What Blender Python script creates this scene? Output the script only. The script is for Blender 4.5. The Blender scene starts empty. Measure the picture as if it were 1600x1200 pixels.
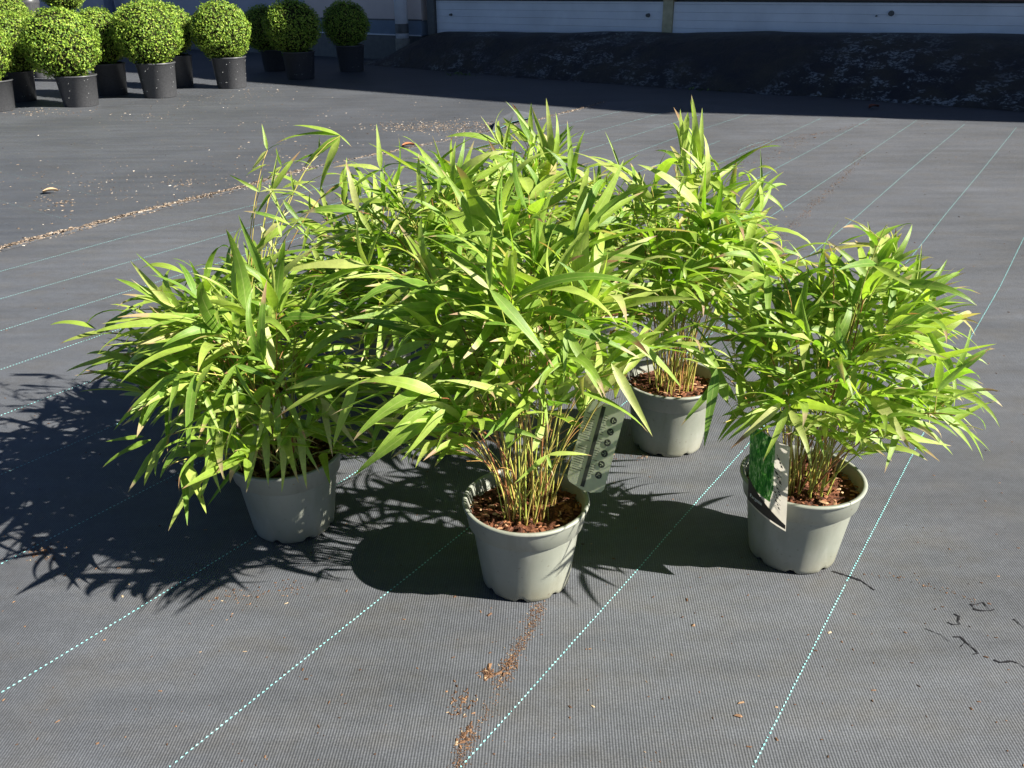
import bpy, math, random
import numpy as np
from mathutils import Vector, Matrix, Quaternion
random.seed(11); rng = np.random.default_rng(11)
S = bpy.context.scene
COL = S.collection
PI = math.pi

# ------------------------------------------------------------------ camera, sky, sun, exposure
F, H, PITCH, ROLL = 1350.0, 1.2, math.atan(632/1350), math.radians(.6)
cp, sp, cr, sr = math.cos(PITCH), math.sin(PITCH), math.cos(ROLL), math.sin(ROLL)
cam = bpy.data.cameras.new("camera"); co = bpy.data.objects.new("camera", cam); COL.objects.link(co)
cam.sensor_width = 36; cam.lens = 36*F/1600; cam.clip_start = .05; cam.clip_end = 600
right = Vector((cr, sr*-sp, sr*-cp)); right = Vector((1, 0, 0))
fwd = Vector((0, cp, -sp)); up0 = Vector((0, sp, cp))
rx = right*cr - up0*(-sr)*1.0
# image axes rolled so that the horizon climbs slightly to the right
rx = (right*cr - up0*sr); uy = (up0*cr + right*sr)
M = Matrix((rx, uy, -fwd)).transposed().to_4x4(); M.translation = Vector((0, 0, H))
co.matrix_world = M
S.camera = co
world = bpy.data.worlds.new("World"); S.world = world; world.use_nodes = True
wn = world.node_tree.nodes; wl = world.node_tree.links
bg = wn["Background"]; sky = wn.new("ShaderNodeTexSky"); sky.sky_type = 'NISHITA'; sky.sun_disc = False
SUN_EL = math.radians(35.7)
sky.sun_elevation = SUN_EL; sky.sun_rotation = math.radians(106); sky.air_density = .27; sky.dust_density = .1; sky.ozone_density = 1.5
wl.new(sky.outputs[0], bg.inputs[0]); bg.inputs[1].default_value = 0.05
sd = bpy.data.lights.new("sun", 'SUN'); sd.energy = 5.0; sd.angle = math.radians(.53); sd.color = (1, .955, .87)
so = bpy.data.objects.new("sun", sd); COL.objects.link(so)
LIGHT = Vector((-.961*math.cos(SUN_EL), .277*math.cos(SUN_EL), -math.sin(SUN_EL)))
so.rotation_mode = 'QUATERNION'; so.rotation_quaternion = LIGHT.to_track_quat('-Z', 'Y'); so.location = (6, -3, 8)
S.view_settings.view_transform = 'Standard'; S.view_settings.look = 'None'
S.view_settings.exposure = 1.6; S.view_settings.gamma = 1; S.view_settings.use_curve_mapping = False
S.cycles.max_bounces = 8; S.cycles.transparent_max_bounces = 8

# ------------------------------------------------------------------ helpers
def ray(px, py):
    x = (px-800)/F; y = (py-600)/F
    x, y = cr*x - sr*y, sr*x + cr*y
    return Vector((x, cp-y*sp, -sp-y*cp))
def at(px, py, z=0.0):
    d = ray(px, py); t = (z-H)/d.z; return Vector((d.x*t, d.y*t, z))
def atY(px, py, Y):
    d = ray(px, py); t = Y/d.y; return Vector((d.x*t, Y, H+d.z*t))

def mesh_obj(name, verts, faces, mat=None, parent=None, smooth=False, link=True):
    me = bpy.data.meshes.new(name)
    me.from_pydata([tuple(v) for v in verts], [], [tuple(f) for f in faces])
    if mat: me.materials.append(mat)
    if smooth: me.polygons.foreach_set('use_smooth', [True]*len(me.polygons))
    me.update()
    o = bpy.data.objects.new(name, me)
    if link: COL.objects.link(o)
    if parent: o.parent = parent
    return o
def empty(name, loc, label=None, cat=None, group=None, rz=0):
    o = bpy.data.objects.new(name, None); COL.objects.link(o); o.location = loc; o.rotation_euler = (0, 0, rz)
    o.empty_display_size = .05
    tag(o, label, cat, group); return o
def tag(o, label=None, cat=None, group=None, kind=None):
    if label: o['label'] = label
    if cat: o['category'] = cat
    if group: o['group'] = group
    if kind: o['kind'] = kind
    return o
class MB:
    def __init__(s): s.v = []; s.f = []
    def box(s, c, d, R=None):
        n = len(s.v); hx, hy, hz = d[0]/2, d[1]/2, d[2]/2; c = Vector(c)
        for x, y, z in ((-1,-1,-1),(1,-1,-1),(1,1,-1),(-1,1,-1),(-1,-1,1),(1,-1,1),(1,1,1),(-1,1,1)):
            p = Vector((x*hx, y*hy, z*hz)); p = (R @ p) if R is not None else p
            s.v.append(c+p)
        s.f += [(n,n+3,n+2,n+1),(n+4,n+5,n+6,n+7),(n,n+1,n+5,n+4),(n+1,n+2,n+6,n+5),(n+2,n+3,n+7,n+6),(n+3,n,n+4,n+7)]
    def tube(s, pts, rad, seg=6, cap=True):
        n0 = len(s.v); m = len(pts)
        ref = Vector((.31, .52, .79)).normalized()
        for i, p in enumerate(pts):
            t = (Vector(pts[min(i+1, m-1)])-Vector(pts[max(i-1, 0)])).normalized()
            a = t.cross(ref).normalized(); b = t.cross(a)
            r = rad[i] if hasattr(rad, '__len__') else rad
            for k in range(seg):
                th = 2*PI*k/seg; s.v.append(Vector(p)+a*(math.cos(th)*r)+b*(math.sin(th)*r))
        for i in range(m-1):
            for k in range(seg):
                a0 = n0+i*seg+k; a1 = n0+i*seg+(k+1) % seg
                s.f.append((a0, a0+seg, a1+seg, a1))
        if cap:
            s.f.append(tuple(n0+k for k in range(seg))); s.f.append(tuple(n0+(m-1)*seg+k for k in reversed(range(seg))))
    def lathe(s, prof, seg=48, c=(0, 0, 0), zoff=None):
        n0 = len(s.v); c = Vector(c)
        for i, (r, z) in enumerate(prof):
            for k in range(seg):
                th = 2*PI*k/seg; dz = zoff(i, th) if zoff else 0
                s.v.append(c+Vector((r*math.cos(th), r*math.sin(th), z+dz)))
        for i in range(len(prof)-1):
            for k in range(seg):
                a = n0+i*seg+k; b = n0+i*seg+(k+1) % seg
                s.f.append((a, b, b+seg, a+seg))
        return n0
    def build(s, name, mat=None, parent=None, smooth=False):
        return mesh_obj(name, s.v, s.f, mat, parent, smooth)

def noise2(x, y, seed=0):
    v = 0
    for i, (a, b, c) in enumerate(((1.3, 2.1, .5), (2.9, -1.7, .3), (-4.3, 5.1, .2), (9.1, 7.3, .1))):
        v += c*math.sin(a*x+b*y+seed*1.7+i*2.1)*math.cos(b*x-a*y*.8+seed*.9+i)
    return v

# ------------------------------------------------------------------ materials
class NT:
    def __init__(s, name):
        s.m = bpy.data.materials.new(name); s.m.use_nodes = True; s.t = s.m.node_tree; s.n = s.t.nodes; s.l = s.t.links
        s.b = s.n['Principled BSDF']; s.out = s.n['Material Output']
    def new(s, typ, **kw):
        n = s.n.new(typ)
        for k, v in kw.items():
            if k.startswith('_'): n.inputs[k[1:].replace('_', ' ')].default_value = v
            else: setattr(n, k, v)
        return n
    def link(s, a, b): s.l.new(a, b)
    def ramp(s, fac, stops, interp='LINEAR'):
        r = s.n.new('ShaderNodeValToRGB'); r.color_ramp.interpolation = interp
        e = r.color_ramp.elements
        while len(e) < len(stops): e.new(.5)
        for i, (p, c) in enumerate(stops):
            e[i].position = p; e[i].color = (c, c, c, 1) if not hasattr(c, '__len__') else (*c, 1)
        s.link(fac, r.inputs[0]); return r.outputs[0]
    def noise(s, scale, detail=4, vec=None, rough=.55, dist=0):
        n = s.new('ShaderNodeTexNoise', _Scale=scale, _Detail=detail, _Roughness=rough, _Distortion=dist)
        if vec is not None: s.link(vec, n.inputs['Vector'])
        return n.outputs['Fac']
    def mix(s, fac, a, b, mode='MIX'):
        n = s.new('ShaderNodeMix', data_type='RGBA', blend_type=mode)
        for sock, v in ((n.inputs[0], fac), (n.inputs[6], a), (n.inputs[7], b)):
            if isinstance(v, (int, float)): sock.default_value = v if sock == n.inputs[0] else (v, v, v, 1)
            elif isinstance(v, tuple): sock.default_value = (*v, 1)
            else: s.link(v, sock)
        return n.outputs[2]
    def math(s, op, a, b=None, c=None):
        n = s.new('ShaderNodeMath', operation=op)
        for i, v in enumerate((a, b, c)):
            if v is None: continue
            if isinstance(v, (int, float)): n.inputs[i].default_value = v
            else: s.link(v, n.inputs[i])
        return n.outputs[0]
    def bump(s, h, strength=.3, dist=.001):
        b = s.new('ShaderNodeBump', _Strength=strength, _Distance=dist); s.link(h, b.inputs['Height'])
        s.link(b.outputs[0], s.b.inputs['Normal']); return b
    def col(s, v):
        if isinstance(v, tuple): s.b.inputs['Base Color'].default_value = (*v, 1)
        else: s.link(v, s.b.inputs['Base Color'])
    def coord(s, which='Object'):
        return s.new('ShaderNodeTexCoord').outputs[which]
    def mapping(s, vec, scale=(1,1,1), rot=(0,0,0)):
        m = s.new('ShaderNodeMapping'); m.inputs['Scale'].default_value = scale; m.inputs['Rotation'].default_value = rot
        s.link(vec, m.inputs['Vector']); return m.outputs[0]
    def done(s, rough=.6, spec=.5):
        s.b.inputs['Roughness'].default_value = rough; s.b.inputs['Specular IOR Level'].default_value = spec; return s.m

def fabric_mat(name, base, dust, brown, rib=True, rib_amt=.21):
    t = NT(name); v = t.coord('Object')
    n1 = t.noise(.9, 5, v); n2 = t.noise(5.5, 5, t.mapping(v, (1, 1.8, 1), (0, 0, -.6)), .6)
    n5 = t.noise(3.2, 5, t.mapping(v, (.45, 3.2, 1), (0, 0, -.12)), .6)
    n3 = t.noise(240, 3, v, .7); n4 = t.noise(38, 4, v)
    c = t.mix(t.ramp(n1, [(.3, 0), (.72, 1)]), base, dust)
    c = t.mix(t.math('MULTIPLY', t.ramp(n2, [(.45, 0), (.75, 1)]), .45), c, brown)
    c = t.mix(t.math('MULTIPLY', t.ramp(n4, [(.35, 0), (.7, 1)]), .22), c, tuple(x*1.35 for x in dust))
    c = t.mix(1.0, c, t.ramp(n5, [(.3, .84), (.7, 1.16)]), 'MULTIPLY')
    c = t.mix(1.0, c, t.ramp(n3, [(.25, .62), (.75, 1.38)]), 'MULTIPLY')
    h = n3
    if rib:
        w = t.new('ShaderNodeTexWave', wave_type='BANDS', bands_direction='X', wave_profile='SIN')
        w.inputs['Scale'].default_value = 1/.0052*.314*1.0; w.inputs['Distortion'].default_value = 1.2
        w.inputs['Detail'].default_value = 1.5; w.inputs['Detail Scale'].default_value = .12
        t.link(t.mapping(v, (1, 1, 1), (0, 0, math.radians(3))), w.inputs['Vector'])
        w2 = t.new('ShaderNodeTexWave', wave_type='BANDS', bands_direction='Y', wave_profile='SIN')
        w2.inputs['Scale'].default_value = 1/.0035*.314; w2.inputs['Distortion'].default_value = 2
        t.link(v, w2.inputs['Vector'])
        c = t.mix(1.0, c, t.ramp(w.outputs['Fac'], [(.1, 1-rib_amt), (.9, 1+rib_amt)]), 'MULTIPLY')
        h = t.math('ADD', t.math('MULTIPLY', w.outputs['Fac'], 1.0), t.math('MULTIPLY', w2.outputs['Fac'], .35))
    t.col(c); t.bump(h, .55, .0009)
    return t.done(.55, .45)
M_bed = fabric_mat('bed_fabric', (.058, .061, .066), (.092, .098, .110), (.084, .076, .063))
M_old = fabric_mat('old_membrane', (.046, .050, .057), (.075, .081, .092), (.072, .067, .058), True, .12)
def plain(name, c, rough=.6, spec=.4, amt=.25, scale=12, bump=0.0):
    t = NT(name); n = t.noise(scale, 5, t.coord('Object'))
    t.col(t.mix(1.0, c, t.ramp(n, [(.25, 1-amt), (.75, 1+amt)]), 'MULTIPLY'))
    if bump: t.bump(n, bump, .003)
    return t.done(rough, spec)
def thread_mat():
    t = NT('cyan_thread'); t.col(t.mix(t.ramp(t.noise(60, 3, t.coord('Object')), [(.3, 0), (.7, 1)]), (.20, .56, .56), (.38, .74, .72)))
    return t.done(.35, .5)
M_thread = thread_mat()
def pot_mat():
    t = NT('grey_pot_plastic'); v = t.coord('Object')
    c = t.mix(t.ramp(t.noise(9, 5, v), [(.3, 0), (.75, 1)]), (.205, .216, .176), (.255, .264, .216))
    sxy = t.new('ShaderNodeSeparateXYZ'); t.link(v, sxy.inputs[0])
    dirt = t.math('MULTIPLY', t.ramp(t.math('ADD', sxy.outputs[2], t.math('MULTIPLY', t.noise(30, 4, v), .05)), [(.02, 1), (.085, 0)]), .60)
    c = t.mix(dirt, c, (.17, .15, .09))
    c = t.mix(t.math('MULTIPLY', t.ramp(t.noise(90, 2, v), [(.66, 0), (.75, 1)]), .6), c, (.12, .10, .07))
    c = t.mix(t.math('MULTIPLY', t.ramp(t.noise(16, 6, t.mapping(v, (1, 1, .25)), .7), [(.5, 0), (.72, 1)]), .38), c, (.13, .125, .09))
    c = t.mix(t.math('MULTIPLY', t.ramp(t.noise(7, 4, t.mapping(v, (1.6, 1.6, .5)), .6), [(.52, 0), (.62, 1)]), .18), c, (.42, .42, .38))
    t.col(c); t.bump(t.noise(60, 3, v), .08, .001); return t.done(.42, .45)
M_pot = pot_mat()
def soil_mat():
    t = NT('bark_soil'); v = t.coord('Object')
    c = t.mix(t.ramp(t.noise(90, 5, v), [(.35, 0), (.65, 1)]), (.035, .014, .008), (.15, .055, .026))
    t.col(c); t.bump(t.noise(120, 4, v), .8, .006); return t.done(.85, .2)
M_soil = soil_mat()
def chip_mat(name, stops):
    t = NT(name); g = t.new('ShaderNodeNewGeometry')
    t.col(t.ramp(g.outputs['Random Per Island'], stops)); return t.done(.75, .25)
M_chip = chip_mat('bark_chip', [(0, (.045, .016, .009)), (.45, (.15, .055, .025)), (.8, (.26, .11, .05)), (.95, (.45, .30, .17))])
M_crumb = chip_mat('pale_crumb', [(0, (.05, .035, .025)), (.35, (.12, .09, .065)), (.8, (.26, .20, .15)), (.97, (.40, .34, .27)), (1, (.6, .55, .48))])
M_rust = chip_mat('rust_crumb', [(0, (.055, .028, .015)), (.7, (.14, .075, .04)), (.95, (.26, .15, .08)), (1, (.45, .35, .22))])

def leaf_mat(name, per_object=True):
    t = NT(name)
    if per_object: r = t.new('ShaderNodeObjectInfo').outputs['Random']
    else: r = t.new('ShaderNodeNewGeometry').outputs['Random Per Island']
    uv = t.new('ShaderNodeUVMap').outputs[0]; s = t.new('ShaderNodeSeparateXYZ'); t.link(uv, s.inputs[0])
    u, v = s.outputs[0], s.outputs[1]
    c = t.ramp(r, [(0, (.120, .240, .024)), (.3, (.225, .355, .042)), (.65, (.320, .435, .062)), (.92, (.395, .475, .105)), (.98, (.48, .49, .18)), (1, (.48, .40, .16))])
    n = t.noise(14, 3, t.coord('Object'))
    c = t.mix(1.0, c, t.ramp(n, [(.3, .84), (.7, 1.14)]), 'MULTIPLY')
    # parallel veins and a paler midrib
    w = t.math('SINE', t.math('MULTIPLY', u, 75.0))
    c = t.mix(1.0, c, t.ramp(t.math('ADD', t.math('MULTIPLY', w, .5), .5), [(0, .84), (1, 1.10)]), 'MULTIPLY')
    mid = t.math('LESS_THAN', t.math('ABSOLUTE', t.math('SUBTRACT', u, .5)), .035)
    c = t.mix(t.math('MULTIPLY', mid, .45), c, (.40, .46, .14))
    # pale margins and a dry tip on some leaves
    edge = t.ramp(t.math('ABSOLUTE', t.math('SUBTRACT', u, .5)), [(.40, 0), (.5, 1)])
    c = t.mix(t.math('MULTIPLY', edge, .35), c, (.42, .44, .13))
    r2 = t.math('FRACT', t.math('MULTIPLY', r, 17.31))
    r3 = t.math('FRACT', t.math('MULTIPLY', r, 41.7))
    start = t.math('SUBTRACT', .99, t.math('MULTIPLY', t.math('POWER', r2, 2.5), .30))
    tip = t.math('MULTIPLY', t.math('SUBTRACT', t.math('ADD', v, t.math('MULTIPLY', n, .04)), start), 16.0)
    tip = t.math('MINIMUM', t.math('MAXIMUM', tip, 0.0), 1.0)
    c = t.mix(tip, c, t.ramp(r3, [(0, (.52, .42, .24)), (.6, (.46, .33, .17)), (1, (.22, .10, .05))]))
    t.col(c)
    t.b.inputs['Roughness'].default_value = .46; t.b.inputs['Specular IOR Level'].default_value = .6
    bp = t.bump(t.math('ADD', w, t.math('MULTIPLY', n, 1.5)), .22, .0012)
    tr = t.new('ShaderNodeBsdfTranslucent')
    t.link(t.mix(1.0, c, (1.25, 1.45, .55), 'MULTIPLY'), tr.inputs[0]); t.link(bp.outputs[0], tr.inputs['Normal'])
    mx = t.new('ShaderNodeMixShader'); mx.inputs[0].default_value = .40
    t.link(t.b.outputs[0], mx.inputs[1]); t.link(tr.outputs[0], mx.inputs[2]); t.link(mx.outputs[0], t.out.inputs[0])
    return t.m
M_leaf = leaf_mat('bamboo_leaf', True); M_leafs = leaf_mat('bamboo_leaf_mass', False)
def culm_mat():
    t = NT('bamboo_culm'); r = t.new('ShaderNodeObjectInfo').outputs['Random']; v = t.coord('Object')
    s = t.new('ShaderNodeSeparateXYZ'); t.link(v, s.inputs[0])
    k = t.math('ADD', t.math('MULTIPLY', r, .8), t.math('MULTIPLY', t.noise(22, 2, v), .5))
    c = t.ramp(k, [(.2, (.30, .37, .06)), (.6, (.42, .40, .09)), (.85, (.34, .20, .06)), (1, (.22, .08, .035))])
    w = t.math('FRACT', t.math('MULTIPLY', s.outputs[2], 16.0))
    c = t.mix(t.ramp(w, [(0, .7), (.08, 0)]), c, (.42, .30, .15))
    t.col(c); return t.done(.4, .4)
M_culm = culm_mat()
def box_leaf_mat():
    t = NT('box_leaf'); r = t.new('ShaderNodeNewGeometry').outputs['Random Per Island']
    c = t.ramp(r, [(0, (.09, .18, .02)), (.5, (.18, .29, .03)), (.85, (.29, .40, .045)), (.97, (.38, .46, .09)), (1, (.26, .16, .07))])
    t.col(c); t.b.inputs['Roughness'].default_value = .55; t.b.inputs['Specular IOR Level'].default_value = .3
    tr = t.new('ShaderNodeBsdfTranslucent'); t.link(c, tr.inputs[0])
    mx = t.new('ShaderNodeMixShader'); mx.inputs[0].default_value = .25
    t.link(t.b.outputs[0], mx.inputs[1]); t.link(tr.outputs[0], mx.inputs[2]); t.link(mx.outputs[0], t.out.inputs[0])
    return t.m
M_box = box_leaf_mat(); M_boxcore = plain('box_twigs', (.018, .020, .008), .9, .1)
M_blackpot = plain('black_pot_plastic', (.055, .056, .060), .38, .5, .3, 14)
M_speck = plain('pale_speck', (.55, .56, .55), .6)

# ------------------------------------------------------------------ ground
def sheet(name, pts, z, mat, res=None):
    return mesh_obj(name, [Vector((p[0], p[1], z)) for p in pts], [tuple(range(len(pts)))], mat)
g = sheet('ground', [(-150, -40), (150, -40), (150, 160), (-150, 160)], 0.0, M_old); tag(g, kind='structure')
seam_px = [(0, 393), (60, 375), (100, 366), (212, 337), (290, 317), (340, 305), (400, 290), (480, 266), (640, 234), (760, 208), (830, 192), (930, 166), (948, 160)]
seam = [at(*p) for p in seam_px]
s0 = seam[0]-(seam[3]-seam[0]).normalized()*6
far = [at(*p) for p in [(1025, 157), (1100, 163), (1200, 174), (1347, 183), (1515, 195), (1700, 209)]]
bed_outline = [s0] + seam + far + [Vector((9, 5, 0)), Vector((9, -3, 0)), Vector((s0.x, -3, 0))]
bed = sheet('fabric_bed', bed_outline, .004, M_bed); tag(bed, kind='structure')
# lifted, slightly curled seam edge (a thin folded hem)
hb = MB(); hem = [p+Vector((0, 0, .009+.004*math.sin(i*2.3))) for i, p in enumerate(seam)]
def resample(pts, step):
    out = [Vector(pts[0])]; acc = 0
    for a, b in zip(pts[:-1], pts[1:]):
        a = Vector(a); b = Vector(b); L = (b-a).length
        if L < 1e-9: continue
        n = max(1, int(L/step))
        for i in range(1, n+1): out.append(a.lerp(b, i/n))
    return out
hs = resample(seam, .06); hv = []; hf = []
for i, p in enumerate(hs):
    t = (hs[min(i+1, len(hs)-1)]-hs[max(i-1, 0)]).normalized(); nrm = Vector((-t.y, t.x, 0))
    w = .012+.006*noise2(i*.3, 1); zz = .007+.010*abs(noise2(i*.21, 3))
    hv += [p+nrm*-.03+Vector((0, 0, .0055)), p+Vector((0, 0, zz)), p+nrm*w+Vector((0, 0, .003+zz*.3))]
for i in range(len(hs)-1):
    a = i*3; hf += [(a, a+1, a+4, a+3), (a+1, a+2, a+5, a+4)]
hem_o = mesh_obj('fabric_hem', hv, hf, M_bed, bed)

# woven cyan guide lines: every stitch is a small raised dash
LINES = {
 'A': [(1177,1200),(1200,1155),(1321,915),(1450,665),(1519,525),(1562,450),(1600,372)],
 'B': [(722,1200),(800,1114),(990,900),(1050,830),(1161,705.5),(1422,405),(1482,330),(1532,270),(1580,210),(1588,200)],
 'C': [(268,1200),(400,1094),(642,900),(735.5,824.7),(1259,405),(1337,341),(1417,270),(1507,195)],
 'D': [(0,1087),(304,900),(388,848),(515,767),(569,732),(1200,342),(1350,244),(1432,189)],
 'E': [(0,885),(66,851),(290,736),(1200,271),(1340,197),(1360,186)],
 'F': [(0,745),(130,689),(212,652),(1095,267),(1200,224),(1282,186)],
 'G': [(0,652),(70,625),(138,599),(1017,262),(1060,246),(1125,221)],
 'H': [(0,580),(160,525),(202,512),(967,249),(1062,214),(1170,179)],
 'I': [(0,519),(237,445),(365,405),(917,235),(1062,190),(1127,169)],
 'J': [(0,469),(205,410),(375,361),(896,216),(1060,170)],
 'K': [(0,426),(202,370),(392,323),(860,201),(1005,166)]}
def dash_line(pts, z, width=.0030, pitch=.0105, fill=.66, dim=None, name='guide_line'):
    P = resample(pts, .4); d0 = (P[1]-P[0]).normalized(); d1 = (P[-1]-P[-2]).normalized()
    V = []; Fc = []
    seg = [(P[i], P[i+1]) for i in range(len(P)-1)]
    pos = 0
    for a, b in seg:
        L = (b-a).length; t = (b-a)/L; nn = Vector((-t.y, t.x, 0))
        while pos < L:
            e = min(pos+pitch*fill*random.uniform(.85, 1.1), L); w = width*random.uniform(.8, 1.15)/2
            p = a+t*pos; q = a+t*e; m = (p+q)/2; n = len(V); j = nn*random.uniform(-.0004, .0004)
            V += [p+j+Vector((0,0,z)), m-nn*w+j+Vector((0,0,z+.0007)), q+j+Vector((0,0,z)), m+nn*w+j+Vector((0,0,z+.0007))]
            Fc.append((n, n+1, n+2, n+3)); pos += pitch
        pos -= L
    return mesh_obj(name, V, Fc, M_thread, bed)
far_y = 9.7
for k, pts in LINES.items():
    W = [at(*p) for p in pts]
    if k == 'A': W = W+[W[-1]+(W[-1]-W[-3]).normalized()*3.0]
    W = [W[0]+(W[0]-W[2]).normalized()*(1.2 if k in 'ABC' else 3.0)]+W
    dash_line(W, .0048, .0039)
# two broken thread ends and two faint lines on the old membrane
dash_line([at(1155, 236), at(1175, 227), at(1195, 222)], .006)
for a, b in (((0, 314), (112, 346)), ((0, 268), (150, 306))):
    o = dash_line([at(*a), at(*b)], .0015, .0022, .02, .35); o.parent = g

def chips(name, spots, mat, parent=None, label=None, flat=.5):
    """spots: (x, y, z, size)"""
    V = []; Fc = []
    for (x, y, z, s) in spots:
        a = random.uniform(0, PI); R = Matrix.Rotation(a, 3, 'Z') @ Matrix.Rotation(random.uniform(-.4, .4), 3, 'X')
        l = s*random.uniform(.7, 1.6); w = s*random.uniform(.35, .8); h = s*flat*random.uniform(.5, 1); n = len(V)
        for q in ((-l, -w*.6, 0), (l*.8, -w, 0), (l, w*.7, 0), (-l*.7, w, 0), (-l*.4, -w*.2, h), (l*.4, w*.1, h*.9)):
            V.append(Vector((x, y, z)) + R @ (Vector(q)*.5))
        Fc += [(n, n+1, n+5, n+4), (n+1, n+2, n+5), (n+2, n+3, n+4, n+5), (n+3, n, n+4), (n, n+3, n+2, n+1)]
    o = mesh_obj(name, V, Fc, mat, parent)
    return o
# debris heaped along the seam
sp_ = []
hs2 = resample(seam, .01)
for p in hs2:
    y = p.y; dens = .55+.45*noise2(p.x*2, p.y*2, 2)+(.7 if y < 6.2 else 0)-(.35 if 7.4 < y < 8.0 else 0)
    for _ in range(int(7*max(.1, dens))):
        o = random.gauss(.018, .022)
        sp_.append((p.x-o*.8+random.uniform(-.02, .02), p.y+o*.6+random.uniform(-.02, .02), .004+max(0, .016-abs(o-.015)*.5)*random.random(), random.choice((.008, .010, .013, .02))))
o = chips('seam_debris', sp_, M_crumb); tag(o, 'pale crumbs and bark debris heaped along the seam between the two ground sheets', 'debris', kind='stuff')
sp_ = []
def patch(cx, cy, rx_, ry_, n, smin=.008, smax=.02, z=.001):
    for _ in range(n):
        p = at(random.gauss(cx, rx_), random.gauss(cy, ry_)); sp_.append((p.x, p.y, z, random.uniform(smin, smax)))
patch(700, 198, 60, 5, 700, .008, .02); patch(780, 214, 40, 5, 500, .008, .02); patch(640, 200, 40, 4, 120)
patch(150, 285, 60, 14, 80, .005, .013); patch(240, 300, 90, 18, 110, .005, .013); patch(290, 285, 22, 3, 60, .006, .014); patch(100, 318, 14, 3, 30, .01, .022)
patch(60, 175, 60, 3, 90, .01, .022); patch(320, 160, 60, 8, 40, .01, .02); patch(210, 182, 50, 6, 40, .01, .02); patch(400, 145, 25, 6, 50, .01, .02)
patch(60, 330, 40, 25, 50); patch(420, 250, 60, 25, 120); patch(500, 180, 130, 25, 90, .009, .018)
for _ in range(450):
    p = at(random.uniform(0, 800), random.uniform(135, 330))
    x0, y0 = p.x, p.y
    sp_.append((x0, y0, .001, random.uniform(.006, .015)))
sp_ = [q for q in sp_ if q[1] > 2]
def left_of_seam(x, y):
    for a, b in zip([s0]+seam[:-1], seam):
        if a.y <= y <= b.y:
            return x < a.x+(b.x-a.x)*(y-a.y)/(b.y-a.y)-.02
    return True
sp_ = [q for q in sp_ if left_of_seam(q[0], q[1])]
o = chips('scattered_crumbs', sp_, M_crumb); tag(o, 'pale bark crumbs scattered over the old black membrane', 'crumbs', kind='stuff')
sp_ = []
def trail(pts, n, spread, smin=.002, smax=.007, jitter=1.0):
    W = [at(*p) for p in pts]; L = [(W[i+1]-W[i]).length for i in range(len(W)-1)]
    for _ in range(n):
        i = random.choices(range(len(L)), L)[0]; p = W[i].lerp(W[i+1], random.random())
        if noise2(p.x*9, p.y*9, 5) < -.15 and random.random() < .75: continue
        sp_.append((p.x+random.gauss(0, spread), p.y+random.gauss(0, spread), .0045, random.uniform(smin, smax)*(1.8 if random.random() < .04 else 1)))
trail([(845, 945), (825, 990), (795, 1040), (770, 1100), (735, 1150), (715, 1200)], 1500, .0085, .0010, .0036)
trail([(800, 1035), (790, 1050)], 40, .008, .003, .009); trail([(725, 1085), (718, 1115)], 70, .014)
trail([(735, 1135), (722, 1165)], 60, .006, .003, .008); trail([(765, 1050), (760, 1062)], 60, .006, .004, .009)
trail([(1215, 375), (1260, 330), (1300, 295), (1330, 265), (1350, 235)], 1100, .02, .0025, .007)
trail([(1140, 240), (1200, 222), (1290, 208), (1350, 195)], 600, .03, .003, .008)
trail([(1130, 262), (1200, 250), (1260, 212)], 300, .05, .004, .01)
trail([(345, 935), (430, 925), (470, 915)], 120, .02, .002, .005); trail([(50, 860), (80, 870)], 120, .015, .002, .006)
trail([(950, 710), (1010, 715)], 160, .015, .002, .006)
trail([(1300, 900), (1380, 900), (1480, 925), (1545, 950)], 90, .006, .0015, .004)
for _ in range(900):
    p = at(random.uniform(-50, 1650), 180+1040*random.random()**1.3)
    if not left_of_seam(p.x, p.y): sp_.append((p.x, p.y, .0045, random.uniform(.0018, .0055)*(1+p.y*.18)))
for px, py, s in ((1153, 1122, .016), (1157, 1101, .010), (765, 963, .010), (362, 966, .008), (1213, 1158, .006), (1066, 967, .008), (1083, 980, .010), (1073, 940, .008), (795, 1042, .012), (722, 1163, .011), (1414, 991, .005)):
    p = at(px, py); sp_.append((p.x, p.y, .005, s))
o = chips('dirt_crumbs', sp_, M_rust); tag(o, 'rusty brown dirt and bark crumbs trailing over the fabric bed', 'dirt', kind='stuff')
# wet marks at the right edge
M_wet = plain('wet_mark', (.020, .019, .020), .25, .5, .2)
def stroke(pts, w, z=.0052):
    P = [at(*p) for p in pts]; P = resample(P, .006); V = []; Fc = []
    for i, p in enumerate(P):
        t = (P[min(i+1, len(P)-1)]-P[max(i-1, 0)]).normalized(); n = Vector((-t.y, t.x, 0))
        ww = .62*w*(.55+.45*noise2(i*1.1, w*900, 4)*2+.25*random.random())*(.4+.6*math.sin(PI*min(1, (i+1)/(len(P)+1))**.6))
        V += [p+n*ww+Vector((0, 0, z)), p-n*ww+Vector((0, 0, z))]
    for i in range(len(P)-1): Fc.append((2*i, 2*i+1, 2*i+3, 2*i+2))
    return V, Fc
V = []; Fc = []
for pts, w in (([(1516,946),(1522,955),(1532,957),(1548,957),(1553,955)], .0048), ([(1520,948),(1535,944),(1545,955)], .003), ([(1490,962),(1498,966),(1496,974),(1500,978),(1488,979),(1480,975)], .0042), ([(1489,998),(1500,998),(1508,1006),(1520,1016),(1528,1024),(1520,1025)], .0042), ([(1508,1006),(1500,1014)], .003), ([(1552,1034),(1562,1038),(1580,1036),(1592,1040),(1600,1046)], .0045), ([(1583,970),(1590,976),(1600,984)], .0035),
               ([(1300,895),(1325,903),(1345,910),(1366,925)], .006), ([(1445,985),(1470,995),(1482,1005)], .0018)):
    v, f = stroke(pts, w); n = len(V); V += v; Fc += [tuple(i+n for i in q) for q in f]
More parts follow.
